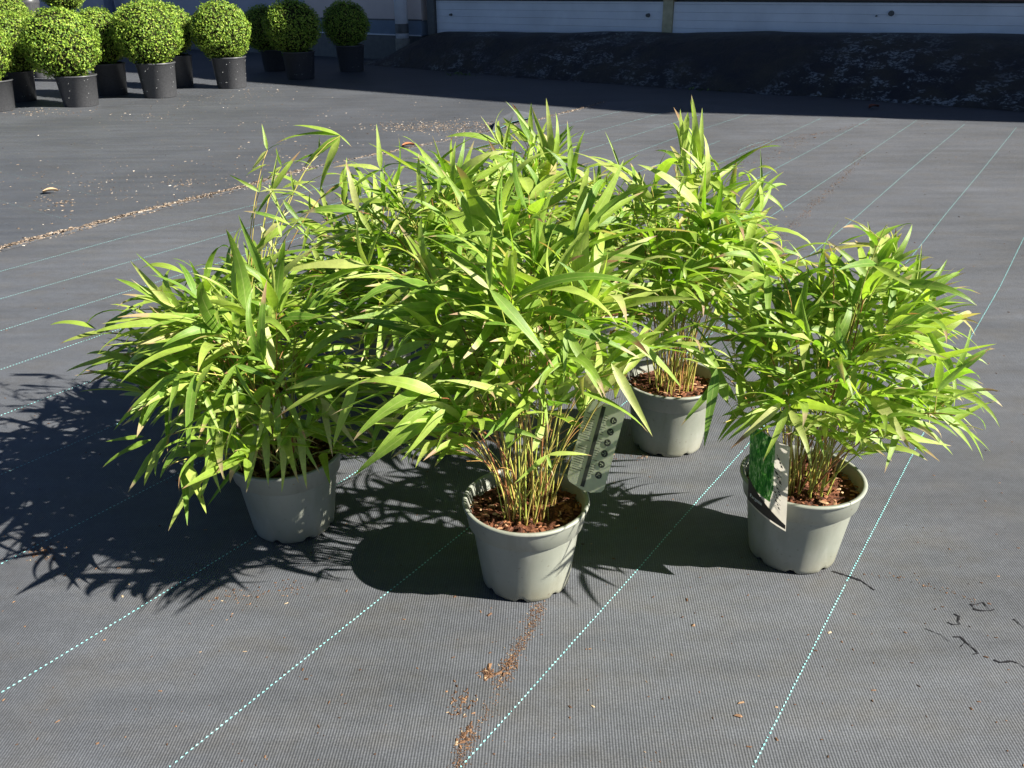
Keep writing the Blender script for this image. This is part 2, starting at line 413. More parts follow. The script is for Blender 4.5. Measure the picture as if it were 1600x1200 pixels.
mesh_obj('wet_marks', V, Fc, M_wet, bed)

# ------------------------------------------------------------------ building behind
M_render_grey = plain('grey_render', (.38, .39, .43), .85, .2, .10, 1.4, .05)
M_render_beige = plain('beige_render', (.62, .53, .47), .85, .2, .10, 1.6, .05)
M_plinth = plain('plinth_paint', (.17, .22, .27), .7, .3, .15, 5, .05)
M_clad = plain('white_cladding', (.66, .69, .70), .45, .4, .12, 2.5)
M_post = plain('ochre_post', (.42, .38, .23), .6, .3)
M_frame = plain('dark_frame', (.08, .085, .08), .5, .4)
M_red = plain('dark_red_sill', (.12, .05, .05), .5, .4)
M_pipe = plain('white_pipe', (.86, .88, .90), .4, .5, .12, 6)
M_bluepipe = plain('blue_grey_pipe', (.22, .26, .36), .4, .5, .1, 6)
M_conc = plain('concrete_collar', (.24, .23, .19), .85, .2, .25, 14, .1)
M_roof = plain('roof_edge', (.15, .15, .15), .6)
wd = Vector((.82, -.572, 0)).normalized(); wn_ = Vector((wd.y, -wd.x, 0))   # along the wall; towards the yard
if wn_.y > 0: wn_ = -wn_
W0 = Vector((-2.0, 15.5, 0))
WR = Matrix((wd, -wn_, Vector((0, 0, 1)))).transposed()      # x along, y into the wall
def wp(s, out=0, z=0): return W0+wd*s+wn_*out+Vector((0, 0, z))
def wpix(px, py, out=0):
    """the point of the wall plane seen at a picture position, as (s, z)"""
    d = ray(px, py); o = Vector((0, 0, H)); P = W0+wn_*out; t = (P-o).dot(wn_)/d.dot(wn_); q = o+d*t
    return (q-W0).dot(wd), q.z
sC, _ = wpix(668, 30)                     # corner between the two buildings
bld = empty('rendered_building', wp(sC-1, 0, 0), 'grey and beige rendered building with a blue grey plinth behind the box balls', 'building')
bld.rotation_euler = (0, 0, 0)
def part(mb, name, mat, parent, smooth=False):
    o = mb.build(name, mat, parent, smooth)
    o.matrix_parent_inverse = Matrix.Translation(-parent.location) if parent.parent is None else Matrix.Identity(4)
    return o
EAVE = 7.62
s_b, _ = wpix(478, 20); _, z_pl = wpix(600, 31); _, z_pb = wpix(600, 54)
m = MB(); m.box(wp((s_b-14)/2-.0, -.25, (EAVE+z_pl)/2), (abs(-14-s_b), .5, EAVE-z_pl), WR); part(m, 'grey_wall', M_render_grey, bld)
m = MB(); m.box(wp((s_b+sC-.12)/2, -.245, (EAVE+z_pl)/2), (sC-.12-s_b-.004, .5, EAVE-z_pl), WR); part(m, 'beige_wall', M_render_beige, bld)
m = MB(); m.box(wp((sC-.12-14)/2, -.235, (z_pl+z_pb)/2-.002), (sC-.12+14, .52, z_pl-z_pb-.006), WR); part(m, 'plinth', M_plinth, bld)
m = MB(); m.box(wp((sC-.12-14)/2, -.23, z_pb/2-.008), (sC-.12+14, .52, z_pb), WR); part(m, 'plinth_base', M_frame, bld)
m = MB(); m.box(wp((sC-.12-14)/2, .033, z_pb+.004), (sC-.12+14, .02, .018), WR); part(m, 'plinth_trim', M_clad, bld)
m = MB(); m.box(wp((sC-.12-14)/2, .014, z_pl+.006), (sC-.12+14, .03, .022), WR); part(m, 'plinth_cap', M_frame, bld)
m = MB(); m.box(wp((sC-.12-14)/2, -.6, EAVE+.06), (sC-.12+14, 1.5, .12), WR); part(m, 'roof_edge', M_roof, bld)

shed = empty('clad_shed', wp(sC+1), 'long shed wall of white horizontal cladding with an ochre post behind the black mound', 'building')
s_end = sC+16
z_top = .918; s_post, _ = wpix(1043, 25)
m = MB(); m.box(wp((sC+s_end)/2, -.35, EAVE/2), (s_end-sC, .5, EAVE), WR); part(m, 'wall', M_frame, shed)
m = MB(); m.box(wp(sC+.09, -.05, EAVE/2), (.14, .16, EAVE), WR); part(m, 'corner_post', M_frame, shed)
m = MB(); m.box(wp(s_post, -.052, .45), (.14, .12, .98), WR); part(m, 'ochre_post', M_post, shed)
bh = .098
for (a, b) in ((sC+.17, s_post-.075), (s_post+.075, s_end)):
    k = 0; z = .0
    while z < z_top-.03:
        h_ = min(bh, z_top-z-.006)
        if z+h_ > .2:
            hh = MB(); hh.box(wp((a+b)/2, -.045-(k % 2)*.0015, z+h_/2), (b-a, .045, h_-.002), WR)
            part(hh, 'cladding_board', M_clad, shed)
        z += bh; k += 1
m = MB(); m.box(wp((sC+s_end)/2+.1, -.01, z_top+.028), (s_end-sC-.2, .10, .016), WR); part(m, 'red_sill', M_red, shed)
m = MB(); m.box(wp((sC+s_end)/2+.1, -.03, z_top+.10), (s_end-sC-.2, .08, .10), WR); part(m, 'sill_beam', M_pipe, shed)
m = MB(); m.box(wp((sC+s_end)/2+.1, -.05, (z_top+.16+EAVE)/2), (s_end-sC-.2, .08, EAVE-z_top-.16), WR); part(m, 'upper_wall', M_render_grey, shed)
m = MB(); m.box(wp((sC+s_end)/2, -.6, EAVE+.06), (s_end-sC, 1.5, .12), WR); part(m, 'roof_edge', M_roof, shed)
for px, py, r in ((1012, 24, .028), (704, 23, .020), (1392, 21, .034), (1369, 25, .010)):
    s_, z_ = wpix(px, py); m = MB()
    m.tube([wp(s_, -.03, z_), wp(s_, .02, z_)], [r, r*.8], 10); part(m, 'bolt', M_frame, shed)
# down pipes
def pipe(px, w, topmat, label, band):
    s_, zb = wpix(px, 62, .2); r = w
    base = wp(s_, .2, 0)
    e = empty('drain_pipe', base, label, 'pipe')
    m = MB(); m.tube([wp(s_, .2, .30 if band else 0), wp(s_, .2, EAVE-.1)], r, 20); part(m, 'pipe', topmat, e, True)
    if band:
        _, z1 = wpix(px, 52, .2); _, z2 = wpix(px, 37, .2)
        m = MB(); m.lathe([(r+.003, z1), (r+.003, z2)], 24, base); o = part(m, 'dark_band', M_frame, e, True)
        m = MB(); m.lathe([(r*1.12, 0), (r*1.12, .34), (r*1.02, .36)], 24, base); o = part(m, 'collar', M_conc, e, True)
        for zz in (.2, .27):
            m = MB(); m.lathe([(r*1.14, zz), (r*1.16, zz+.01), (r*1.14, zz+.02)], 24, base); part(m, 'collar_ring', M_conc, e, True)
    return e
pipe(629, .105, M_pipe, 'white drain pipe with a dark band and concrete collar at the corner of the shed', True)
pipe(181, .10, M_bluepipe, 'blue grey drain pipe on the wall above the box balls', False)
# membrane covered bank at the foot of the shed
def bank_mat():
    t = NT('bank_membrane'); v = t.coord('Object')
    m1 = t.ramp(t.noise(.55, 3, v), [(.44, 0), (.56, 1)])
    m2 = t.ramp(t.noise(4.5, 6, t.mapping(v, (1, 1, 2.2)), .7, .5), [(.50, 0), (.56, 1)])
    m3 = t.ramp(t.noise(26, 5, t.mapping(v, (1, 1, 2)), .7), [(.47, 0), (.56, 1)])
    k = t.math('MULTIPLY', t.math('MULTIPLY', m1, m2), m3)
    c = t.mix(t.ramp(t.noise(3, 4, v), [(.4, 0), (.7, 1)]), (.020, .020, .023), (.045, .040, .028))
    t.col(t.mix(t.math('MULTIPLY', k, .75), c, (.27, .30, .31))); t.bump(t.noise(5, 6, v, .6, .8), .8, .05); return t.done(.6, .4)
M_bank = bank_mat()
base_px = [(560, 100), (600, 104), (700, 112), (800, 121), (900, 128), (1000, 134), (1100, 141), (1250, 150), (1400, 161), (1600, 176), (1800, 196)]
B = [at(*p) for p in base_px]; B = resample(B, .12)
V = []; Fc = []; nr = 14
for i, p in enumerate(B):
    s_ = (p-W0).dot(wd); o_ = (p-W0).dot(wn_)
    rise = min(1, max(0, (s_-sC+.9)/1.4)); rise = rise*rise*(3-2*rise)
    hgt = (.435+.028*noise2(s_*.8, 1, 3)+.017*s_)*rise+.012
    for j in range(nr):
        u = j/(nr-1); q = wp(s_, o_*(1-u)-.0*u)
        zz = hgt*(math.sin(min(1, u*1.25)*PI/2)**.85)*(1-.0*u)+(.03*noise2(s_*2.1, u*4, 7)+.012*noise2(s_*5.3+u*3, u*9, 2))*math.sin(PI*u)
        wob = .10*noise2(s_*1.1, 2, 9)*(1-u)
        V.append(q+wn_*wob+Vector((0, 0, max(.002, zz) if j else .002)))
for i in range(len(B)-1):
    for j in range(nr-1):
        a = i*nr+j; Fc.append((a, a+nr, a+nr+1, a+1))
bank = mesh_obj('membrane_bank', V, Fc, M_bank, None, True); tag(bank, kind='structure')
# weeds in the shade at the foot of the bank
M_weed = plain('weed_green', (.10, .17, .03), .5, .4, .4, 20)
def weeds(cx, cy, rx_, n, label, hgt=.07, zb=0):
    V = []; Fc = []
    for _ in range(n):
        p = at(random.gauss(cx, rx_), random.gauss(cy, 1.2), zb); a = random.uniform(0, 2*PI); l = random.uniform(.5, 1)*hgt
        d = Vector((math.cos(a), math.sin(a), random.uniform(.3, 1.4))).normalized(); sdv = d.cross(Vector((0, 0, 1))).normalized()*l*.22; k = len(V)
        V += [p, p+d*l*.5+sdv, p+d*l+Vector((0, 0, -.01)), p+d*l*.5-sdv]; Fc.append((k, k+1, k+2, k+3))
    o = mesh_obj('weeds', V, Fc, M_weed); tag(o, label, 'weeds', kind='stuff')
weeds(1138, 140, 22, 260, 'low green weeds growing at the foot of the black bank')
weeds(722, 117, 12, 40, 'sparse weeds at the left end of the black bank', .06)
weeds(780, 110, 5, 14, 'tiny weed on the dark ground beside the bank', .05)
# fallen leaves
def fallen(px, py, size, col, label, z=.006, rot=.3):
    p = at(px, py, z); V = []; Fc = []; n = 6
    for i in range(n+1):
        t = i/n; w = .34*math.sin(PI*t**.8)+.01; zz = .12*math.sin(PI*t)+.05*(t)
        V += [Vector((t-.5, -w, zz+.16)), Vector((t-.5, 0, zz)), Vector((t-.5, w, zz+.16))]
    for i in range(n):
        a = i*3; Fc += [(a, a+3, a+4, a+1), (a+1, a+4, a+5, a+2)]
    o = mesh_obj('fallen_leaf', V, Fc, plain('dry_leaf', col, .7, .3, .3, 8), None, True); o.scale = (size,)*3; o.location = p; o.rotation_euler = (0, 0, rot)
    tag(o, label, 'leaf')
fallen(638, 229, .10, (.42, .17, .08), 'brown fallen leaf lying on the seam behind the bamboos')
pl = fallen
s_, z_ = wpix(972, 63, .4)
q = wp(s_, .55, .40); V = None
fallen(972, 66, .13, (.55, .42, .12), 'yellow fallen leaf lying high on the black bank', .36)
fallen(1365, 169, .12, (.20, .07, .04), 'dark red fallen leaf on the shaded ground', .004)
fallen(79, 301, .09, (.50, .36, .22), 'pale curled dry leaf on the old membrane at left')
# torn flap of fabric at the seam
fp = [at(768, 209), at(800, 196), at(832, 186), at(838, 180), at(805, 184), at(775, 197)]
V = [fp[0]+Vector((0,0,.008)), fp[1]+Vector((0,0,.03)), fp[2]+Vector((0,0,.02)), fp[3]+Vector((0,0,.012)), fp[4]+Vector((0,0,.07)), fp[5]+Vector((0,0,.05))]
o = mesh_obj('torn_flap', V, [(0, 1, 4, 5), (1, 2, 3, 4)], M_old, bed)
fl = dash_line([V[0]+Vector((0, -.004, 0)), V[1]+Vector((0, -.004, 0)), V[2]+Vector((0, -.004, 0))], 0, .012, .02, .9, name='frayed_edge')
fl2 = None
for i, v in enumerate(fl.data.vertices): pass

# ------------------------------------------------------------------ clipped box balls in black pots
def crown_mesh(seed, n=9500):
    r = np.random.default_rng(seed)
    V = []; Fc = []
    for i in range(n):
        d = r.normal(size=3); d /= np.linalg.norm(d)
        lump = 1+.045*math.sin(5*d[0]+seed)*math.cos(4*d[1]+1)+.035*math.sin(9*d[2]+7*d[0]+seed)+.030*math.sin(23*d[0]+seed)*math.sin(21*d[1])*math.sin(19*d[2]+1)*2
        rad = lump*(.965-.20*r.random()**1.4+(.09*r.random() if r.random() < .09 else 0))
        p = d*rad; p[2] *= .93
        nrm = d*1.0+r.normal(size=3)*.62; nrm /= np.linalg.norm(nrm)
        a = np.cross(nrm, r.normal(size=3)); a /= np.linalg.norm(a); b = np.cross(nrm, a)
        l = r.uniform(.025, .046); w = l*.58; k = len(V)
        V += [p-a*l, p-b*w+nrm*.006, p+a*l, p+b*w+nrm*.006]; Fc.append((k, k+1, k+2, k+3))
    me = bpy.data.meshes.new('crown'); me.from_pydata([tuple(v) for v in V], [], Fc); me.materials.append(M_box); return me
CROWNS = [crown_mesh(i) for i in range(3)]
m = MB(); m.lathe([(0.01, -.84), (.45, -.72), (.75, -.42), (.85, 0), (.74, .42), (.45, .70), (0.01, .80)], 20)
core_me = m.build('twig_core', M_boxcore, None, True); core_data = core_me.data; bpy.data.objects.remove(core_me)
def black_pot_mesh():
    m = MB(); m.lathe([(.0, .004), (.80, .004), (.82, .03), (.96, 1.64), (1.0, 1.66), (1.02, 1.70), (1.0, 1.74), (.95, 1.74), (.93, 1.60), (0, 1.58)], 40)
    o = m.build('pot', M_blackpot, None, True); d = o.data; bpy.data.objects.remove(o); return d
PB = black_pot_mesh()
def hole_mesh():
    m = MB(); rr = random.Random(4)
    for i in range(15):
        th = -PI/2+rr.uniform(-1.4, 1.5); z = rr.choice((.35, .55, .75, .95, 1.15, 1.35, 1.5))+rr.uniform(-.03, .03); rad = .82+.14*(z/1.64)
        p = Vector((math.cos(th)*(rad+.004), math.sin(th)*(rad+.004), z)); n = Vector((math.cos(th), math.sin(th), 0))
        m.tube([p-n*.006, p+n*.010], rr.uniform(.007, .016), 6)
    o = m.build('specks', M_speck); d = o.data; bpy.data.objects.remove(o); return d
HB = hole_mesh()
BALLS = [  # base px (front of pot base), pot half width px, ball centre px, ball radius px, label
 ((-22, 176), 34, (-42, 78), 58, 'box ball in a black pot cut off by the left picture edge, front row'),
 ((117, 168), 30, (95, 68), 60, 'largest sunlit box ball in a black pot, left end of the front row'),
 ((243, 154), 29, (230, 52), 55, 'sunlit box ball in a black pot, second whole one of the front row'),
 ((357, 139), 26, (345, 48), 49, 'sunlit box ball in a black pot standing last before the wall shade'),
 ((466, 125), 25, (457, 42), 46, 'half shaded box ball in a black pot with a sunlit front patch'),
 ((547, 113), 22, (540, 38), 39, 'fully shaded box ball in a black pot, right end of the row'),
 ((22, 160), 27, (18, 68), 52, 'sunlit box ball squeezed in behind the left edge pot'),
 ((168, 150), 26, (152, 58), 49, 'sunlit box ball half hidden between the two left front balls'),
 ((275, 137), 24, (258, 48), 46, 'sunlit box ball peeping out behind the second front ball'),
 ((427, 112), 21, (413, 45), 39, 'shaded box ball hidden behind the half shaded one'),
 ((8, 140), 22, (4, 22), 40, 'sunlit box ball whose top rises behind the left pots'),
 ((100, 128), 20, (96, -18), 37, 'dark shaded evergreen ball rising behind the left front ball'),
 ((60, 122), 18, (36, -14), 18, 'small dark evergreen ball at the far left against the wall'),
]
for i, (bp, hw, bc, br, lab) in enumerate(BALLS):
    f0 = at(*bp); dep = f0.y*cp+(H-0)*sp; r_p = hw/F*dep
    c = Vector((f0.x, f0.y+r_p*.8, 0)); dep = c.y*cp+(H-.5)*sp
    e = empty('potted_box_ball', c, lab, 'shrub', 'clipped box balls in black pots')
    r_b = .97*br/F*dep; cc = atY(bc[0], bc[1], c.y)
    p_top = max(.2, cc.z-r_b*.80); p = bpy.data.objects.new('pot', PB); COL.objects.link(p); p.parent = e
    p.scale = (r_p*1.03, r_p*1.03, p_top/1.72); p.rotation_euler = (0, 0, 0)
    h_ = bpy.data.objects.new('specks', HB); COL.objects.link(h_); h_.parent = e; h_['kind'] = 'stuff'; h_.scale = p.scale; h_.rotation_euler = (0, 0, i*.4-.5)
    cr_ = bpy.data.objects.new('crown', CROWNS[i % 3]); COL.objects.link(cr_); cr_.parent = e
    cr_.location = (cc.x-c.x, 0, cc.z); cr_.scale = (r_b, r_b, r_b*1.0); cr_.rotation_euler = (0, 0, i*1.3); cr_['kind'] = 'stuff'
    k = bpy.data.objects.new('twig_core', core_data); COL.objects.link(k); k.parent = e; k.location = cr_.location; k.scale = cr_.scale

# ------------------------------------------------------------------ bamboo leaves: a set of bent blades
NS = 9
def blade(seed, droop, width, fold=.28, twist=0.0, wave=0.0, stalk=.03):
    V = []; UV = []
    x = z = 0.0; ang = droop*.30; P = []
    ds = 1/NS
    for i in range(NS+1):
        t = i/NS; P.append((x, z, ang)); ang -= droop*ds*(.6+.9*t); x += math.cos(ang)*ds; z += math.sin(ang)*ds
    for i in range(NS+1):
        t = i/NS; X, Z, a = P[i]
        w = width*min(1.0, (max(t-stalk*.3, 0)/.20))**.55*max(0.0, 1-max(0, t-.30)/.70)**.80
        if i == 0: w = width*.06
        if i == NS: w = 0.0004
        tw = twist*t+wave*math.sin(t*7+seed); ct, st = math.cos(tw), math.sin(tw)
        up = Vector((-math.sin(a), 0, math.cos(a))); sd_ = Vector((0, 1, 0))
        sv = sd_*ct+up*st; uv_ = up*ct-sd_*st; fo = w*fold
        bx = .02*wave*math.sin(t*5)
        c = Vector((X, bx, Z))
        V += [c-sv*w+uv_*fo, c, c+sv*w+uv_*fo]; UV += [(0, t), (.5, t), (1, t)]
    Fc = []
    for i in range(NS):
        a = i*3; Fc += [(a, a+3, a+4, a+1), (a+1, a+4, a+5, a+2)]
    return V, Fc, UV
BL = []
rr = random.Random(5)
for i in range(26):
    BL.append(blade(i, rr.choice((.15, .4, .6, .8, 1.0, 1.3, 1.7)), rr.uniform(.054, .086), rr.uniform(.12, .40), rr.uniform(-.9, .9), rr.uniform(0, .18)))
for i in range(4):   # rolled, just unfolding spears
    BL.append(blade(40+i, .12+.1*i, .032, .9, .3))
BV = [np.array([tuple(v) for v in b[0]]) for b in BL]
LM = []
def uvmesh(name, V, Fc, UV, mat):
    me = bpy.data.meshes.new(name); me.from_pydata([tuple(v) for v in V], [], Fc); me.materials.append(mat)
    ul = me.uv_layers.new(name='UVMap')
    li = np.empty(len(me.loops), dtype=np.int32); me.loops.foreach_get('vertex_index', li)
    ul.data.foreach_set('uv', np.array(UV, dtype=np.float32)[li].ravel())
    me.polygons.foreach_set('use_smooth', [True]*len(me.polygons)); me.update(); return me
for i, (V, Fc, UV) in enumerate(BL): LM.append(uvmesh('leaf', V, Fc, UV, M_leaf))
TIP = [Vector(b[0][-2]) for b in BL]
def leaf_matrix(base, direction, length, upv, idx, roll=0.0):
    """places a blade so that its chord from stalk to tip runs along direction"""
    ch = TIP[idx]; a0 = math.atan2(ch.z, ch.x); L = ch.length
    d = direction.normalized(); y = upv.cross(d)
    if y.length < 1e-3: y = Vector((0, 1, 0)).cross(d)
    y.normalize(); z = d.cross(y)
    R = Matrix((d, y, z)).transposed() @ Matrix.Rotation(a0, 3, 'Y')
    R = Matrix.Rotation(roll, 3, d) @ R
    s = length/L
    M4 = R.to_4x4() @ Matrix.Diagonal((s, s, s, 1)); M4.translation = base
    return M4

def proj(p):
    x, y, z = p[0], p[1], p[2]-H
    f = y*cp-z*sp; u = y*sp+z*cp; x, y = x/f, -u/f
    x, y = cr*x+sr*y, -sr*x+cr*y
    return 800+F*x, 600+F*y
# parts of the view that stay free of random foliage (pots, labels and open ground show there)
OPEN = [(0, 0, 1600, 140), (920, 140, 1045, 232), (1110, 130, 1172, 235), (1228, 200, 1300, 372), (1300, 200, 1600, 340), (1450, 340, 1600, 400), (1535, 380, 1600, 510), (1565, 500, 1600, 800),
        (1385, 722, 1600, 1000), (925, 705, 1160, 1000), (0, 400, 170, 500), (0, 500, 110, 900), (110, 620, 175, 900), (120, 700, 245, 960), (520, 735, 735, 1000), (0, 200, 400, 335), (230, 335, 350, 400), (400, 140, 575, 192), (600, 100, 780, 205),
        (970, 585, 1120, 725), (725, 690, 925, 960), (1160, 735, 1375, 920), (885, 640, 960, 780), (1150, 690, 1245, 830), (350, 760, 520, 900), (1020, 560, 1110, 600)]
THIN = [(380, 190, 640, 420, .45), (920, 230, 1240, 330, .35), (640, 150, 960, 300, .3)]
def thin(p, r):
    x, y = proj(p); return any(a < x < c and b < y < d and r.random() < q for a, b, c, d, q in THIN)
def is_open(p, m=0):
    x, y = proj(p); return any(a < x < c and b < y < d for a, b, c, d in OPEN)

# potted bamboo: pot profile
RIM, BASE, PH, SOIL = .131, .096, .200, .168
def grey_pot_mesh():
    m = MB(); seg = 72
    prof = [(.02, .006), (BASE-.012, .006), (BASE-.004, .0), (BASE, .004), (BASE+.001, .012), (RIM-.016, PH-.055), (RIM-.0155, PH-.053), (RIM-.007, PH-.047), (RIM-.003, PH-.010),
            (RIM-.002, PH-.008), (RIM+.003, PH-.006), (RIM+.004, PH-.002), (RIM+.001, PH+.001), (RIM-.005, PH), (RIM-.007, PH-.006), (RIM-.022, PH-.06), (BASE-.004, .01)]
    def zo(i, th):
        if i in (2, 3, 4):
            k = (th*8/(2*PI)+.12) % 1
            return .0075 if k < .22 else 0
        return 0
    m.lathe(prof, seg, (0, 0, 0), zo); o = m.build('pot', M_pot, None, True); d = o.data; bpy.data.objects.remove(o); return d
GP = grey_pot_mesh()
def soil_mesh(seed):
    m = MB(); V = []; Fc = []; n = 40
    V.append(Vector((0, 0, SOIL+.008)))
    rings = 12
    for i in range(1, rings+1):
        r = .1215*i/rings
        for k in range(n):
            th = 2*PI*k/n; x, y = r*math.cos(th), r*math.sin(th)
            V.append(Vector((x, y, SOIL+.012*noise2(x*60, y*60, seed)+.006*(1-i/rings)+random.uniform(-.002, .002))))
    for k in range(n): Fc.append((0, 1+k, 1+(k+1) % n))
    for i in range(rings-1):
        for k in range(n):
            a = 1+i*n+k; b = 1+i*n+(k+1) % n; Fc.append((a, a+n, b+n, b))
    return V, Fc

class Plant:
    def __init__(s, pos, label, seed):
        s.pos = Vector((pos[0], pos[1], .004)); s.r = random.Random(seed); s.seed = seed
        s.e = empty('potted_bamboo', s.pos, label, 'potted bamboo', 'young bamboos in grey nursery pots')
        s.e.rotation_euler = (0, 0, 0)
        p = bpy.data.objects.new('pot', GP); COL.objects.link(p); p.parent = s.e; p.rotation_euler = (0, 0, seed*.7)
        V, Fc = soil_mesh(seed); o = mesh_obj('soil', V, Fc, M_soil, s.e, True)
        sp2 = []
        for _ in range(330):
            a = s.r.uniform(0, 2*PI); q = .118*math.sqrt(s.r.random()); sp2.append((q*math.cos(a), q*math.sin(a), SOIL+.005+.006*s.r.random(), s.r.choice((.006, .008, .011, .016))))
        o = chips('bark_chips', sp2, M_chip, s.e, flat=.4); o['kind'] = 'stuff'
        s.leaves = []; s.culms = []; s.force = False
    def culm(s, target, sr_=None, bow=1.0, r0=.0021):
        """target in world space; returns the sample points in local space"""
        T = Vector(target)-s.pos; rr = s.r
        rad = .062*math.sqrt(rr.random()); az = math.atan2(T.y, T.x)+rr.gauss(0, .8)
        A = Vector((rad*math.cos(az), rad*math.sin(az), SOIL-.004))
        hor = Vector((T.x-A.x, T.y-A.y, 0)); hh = T.z-A.z
        C1 = A+hor*.16+Vector((rr.gauss(0, .01), rr.gauss(0, .01), max(hh, .12)*.42*bow))
        C2 = A+hor*.55+Vector((rr.gauss(0, .015), rr.gauss(0, .015), max(hh, .10)*.92*bow+.04*hor.length))
        pts = []
        n = 12
        for i in range(n+1):
            t = i/n; q = 1-t
            pts.append(A*q**3+C1*3*q*q*t+C2*3*q*t*t+T*t**3)
        s.culms.append((pts, [r0*(1-.62*i/n) for i in range(n+1)]))
        return pts
    def twig(s, a, b, r=.0009):
        m_ = (a+b)/2+Vector((0, 0, (b-a).length*.08)); s.culms.append(([a, m_, b], [r, r*.85, r*.6]))
    def add_leaf(s, base, d, length, idx=None, upv=None, roll=None):
        if idx is None: idx = s.r.randrange(26)
        if upv is None: upv = Vector((s.r.gauss(0, .28), s.r.gauss(0, .28), 1))
        if roll is None: roll = s.r.gauss(0, .30)
        if not s.force:
            w = s.pos+base; e = w+d.normalized()*length
            if is_open(e) or is_open((w+e)/2) or is_open(w*.25+e*.75) or thin(e, s.r): return
        s.leaves.append((leaf_matrix(base, d, length, upv, idx, roll), idx, base+d.normalized()*length*.5))
    def spray(s, node, T, n, L, spread=1.0, droop=.25):
        rr = s.r; T = T.normalized()
        side = T.cross(Vector((0, 0, 1)))
        side = side.normalized() if side.length > .1 else Vector((math.cos(s.seed), math.sin(s.seed), 0))
        side = (Matrix.Rotation(rr.uniform(-PI, PI), 3, T) @ side) if abs(T.z) > .8 else (Matrix.Rotation(rr.uniform(-.7, .7), 3, T) @ side)
        for k in range(n):
            sg = 1 if k % 2 else -1; f = k/max(1, n-1)
            b = node-T*(n-1-k)*.011
            a = spread*(1.15-.75*f)*rr.uniform(.8, 1.15)
            if k == n-1: a = rr.uniform(-.2, .2)
            d = T*math.cos(a)+side*sg*math.sin(a)+Vector((0, 0, -droop*rr.uniform(.0, 2.2)))+Vector((rr.gauss(0, .12), rr.gauss(0, .12), rr.gauss(0, .1)))
            s.add_leaf(b, d, L*rr.uniform(.7, 1.12)*(.82+.25*math.sin(PI*min(1, f+.2))))
    def dress(s, pts, L, lo=.32, dens=1.0, tip=5):
        rr = s.r; n = len(pts)-1
        t = rr.uniform(lo, lo+.12)
        while t < .95:
            i = t*n; k = int(i); p = pts[k].lerp(pts[min(k+1, n)], i-k); T = (pts[min(k+1, n)]-pts[max(k-1, 0)]).normalized()
            if rr.random() < dens:
                az = rr.uniform(0, 2*PI); out = Vector((math.cos(az), math.sin(az), rr.uniform(-.1, .6)))
                hz = Vector((p.x, p.y, 0)); 
                if hz.length > .02: out += hz.normalized()*.7
                out = (out.normalized()+T*.55).normalized(); l = rr.uniform(.02, .075)
                q = p+out*l; s.twig(p, q); s.spray(q, out, rr.choice((2, 3, 3, 4)), L*rr.uniform(.75, 1.0), .9, .30)
            t += rr.uniform(.10, .17)
        T = (pts[-1]-pts[-3]).normalized()
        s.spray(pts[-1], T, tip, L, .85, .18)
        if rr.random() < .35: s.add_leaf(pts[-1], T+Vector((0, 0, .5)), L*.7, 26+rr.randrange(4))
    def dome(s, n, Hh, R, low, cx=0, cy=0, L=.145, lean=(0, 0), tall=0, zmin=.0):
        rr = s.r; ga = 2.39996; n = int(n*1.18)
        for i in range(n):
            f = (i+.5)/n; rad = R*math.sqrt(f)*rr.uniform(.85, 1.1); a = i*ga+rr.uniform(-.4, .4)
            z = Hh-(Hh-low)*(rad/R)**2.0+rr.gauss(0, .045)
            T = s.pos+Vector((cx+rad*math.cos(a), cy+rad*math.sin(a)*.92, max(z, .12)))
            if is_open(T): continue
            p = s.culm(T); s.dress(p, L*rr.uniform(.8, 1.1), .42 if rad < R*.6 else .34)
        for i in range(tall):
            a = rr.uniform(0, 2*PI); rad = R*.4*rr.random()
            T = s.pos+Vector((cx+rad*math.cos(a), cy+rad*math.sin(a), Hh+rr.uniform(.02, .09)))
            p = s.culm(T); s.dress(p, L*.9, .6, .7, 4)
    def bare(s, n):
        for i in range(n):
            a = s.r.uniform(0, 2*PI); rad = s.r.uniform(.03, .13)
            s.culm(s.pos+Vector((rad*math.cos(a), rad*math.sin(a), s.r.uniform(.30, .46))), r0=.0014)
    def shoot(s, node, Y, tips, w=.0, grow=True):
        """a shoot reaching a node, with blades running from it to given tips"""
        N = atY(node[0], node[1], Y); 
        if grow: s.culm(N, bow=1.0)
        Nl = N-s.pos
        for tp in tips:
            px, py, dY = tp[:3]; idx = tp[3] if len(tp) > 3 else s.r.choice((1, 4, 7, 9, 12, 15, 18, 20, 23))
            bx, by = (tp[4], tp[5]) if len(tp) > 5 else (node[0], node[1])
            b = atY(bx, by, Y)-s.pos; P = atY(px, py, Y+dY)-s.pos; d = P-b
            s.force = True
            toward = Vector((0, -.75, .66)) if abs(d.normalized().z) > .5 else Vector((0, -.35, .9))
            s.add_leaf(b, d, d.length, idx, toward+Vector((s.r.gauss(0, .15), s.r.gauss(0, .1), 0)), s.r.gauss(0, .2)); s.force = False
    def finish(s):
        cam_l = Vector((0, 0, H))-s.pos
        s.leaves.sort(key=lambda q: (q[2]-cam_l).length-.35*q[2].z)
        for (Mx, idx, c) in s.leaves[:299]:
            o = bpy.data.objects.new('leaf', LM[idx]); COL.objects.link(o); o.parent = s.e; o.matrix_local = Mx
        rest = s.leaves[299:]
        if rest:
            VV = []; FF = []; UU = []; n = 0
            for (Mx, idx, c) in rest:
                A = np.array(Mx); v = BV[idx] @ A[:3, :3].T+A[:3, 3]; VV.append(v)
                FF += [tuple(q+n for q in f) for f in BL[idx][1]]; UU += BL[idx][2]; n += len(v)
            me = uvmesh('inner_leaves', np.vstack(VV), FF, UU, M_leafs); o = bpy.data.objects.new('inner_leaves', me); COL.objects.link(o); o.parent = s.e; o['kind'] = 'stuff'
        big = [c for c in s.culms if len(c[0]) > 4]; small = [c for c in s.culms if len(c[0]) <= 4]
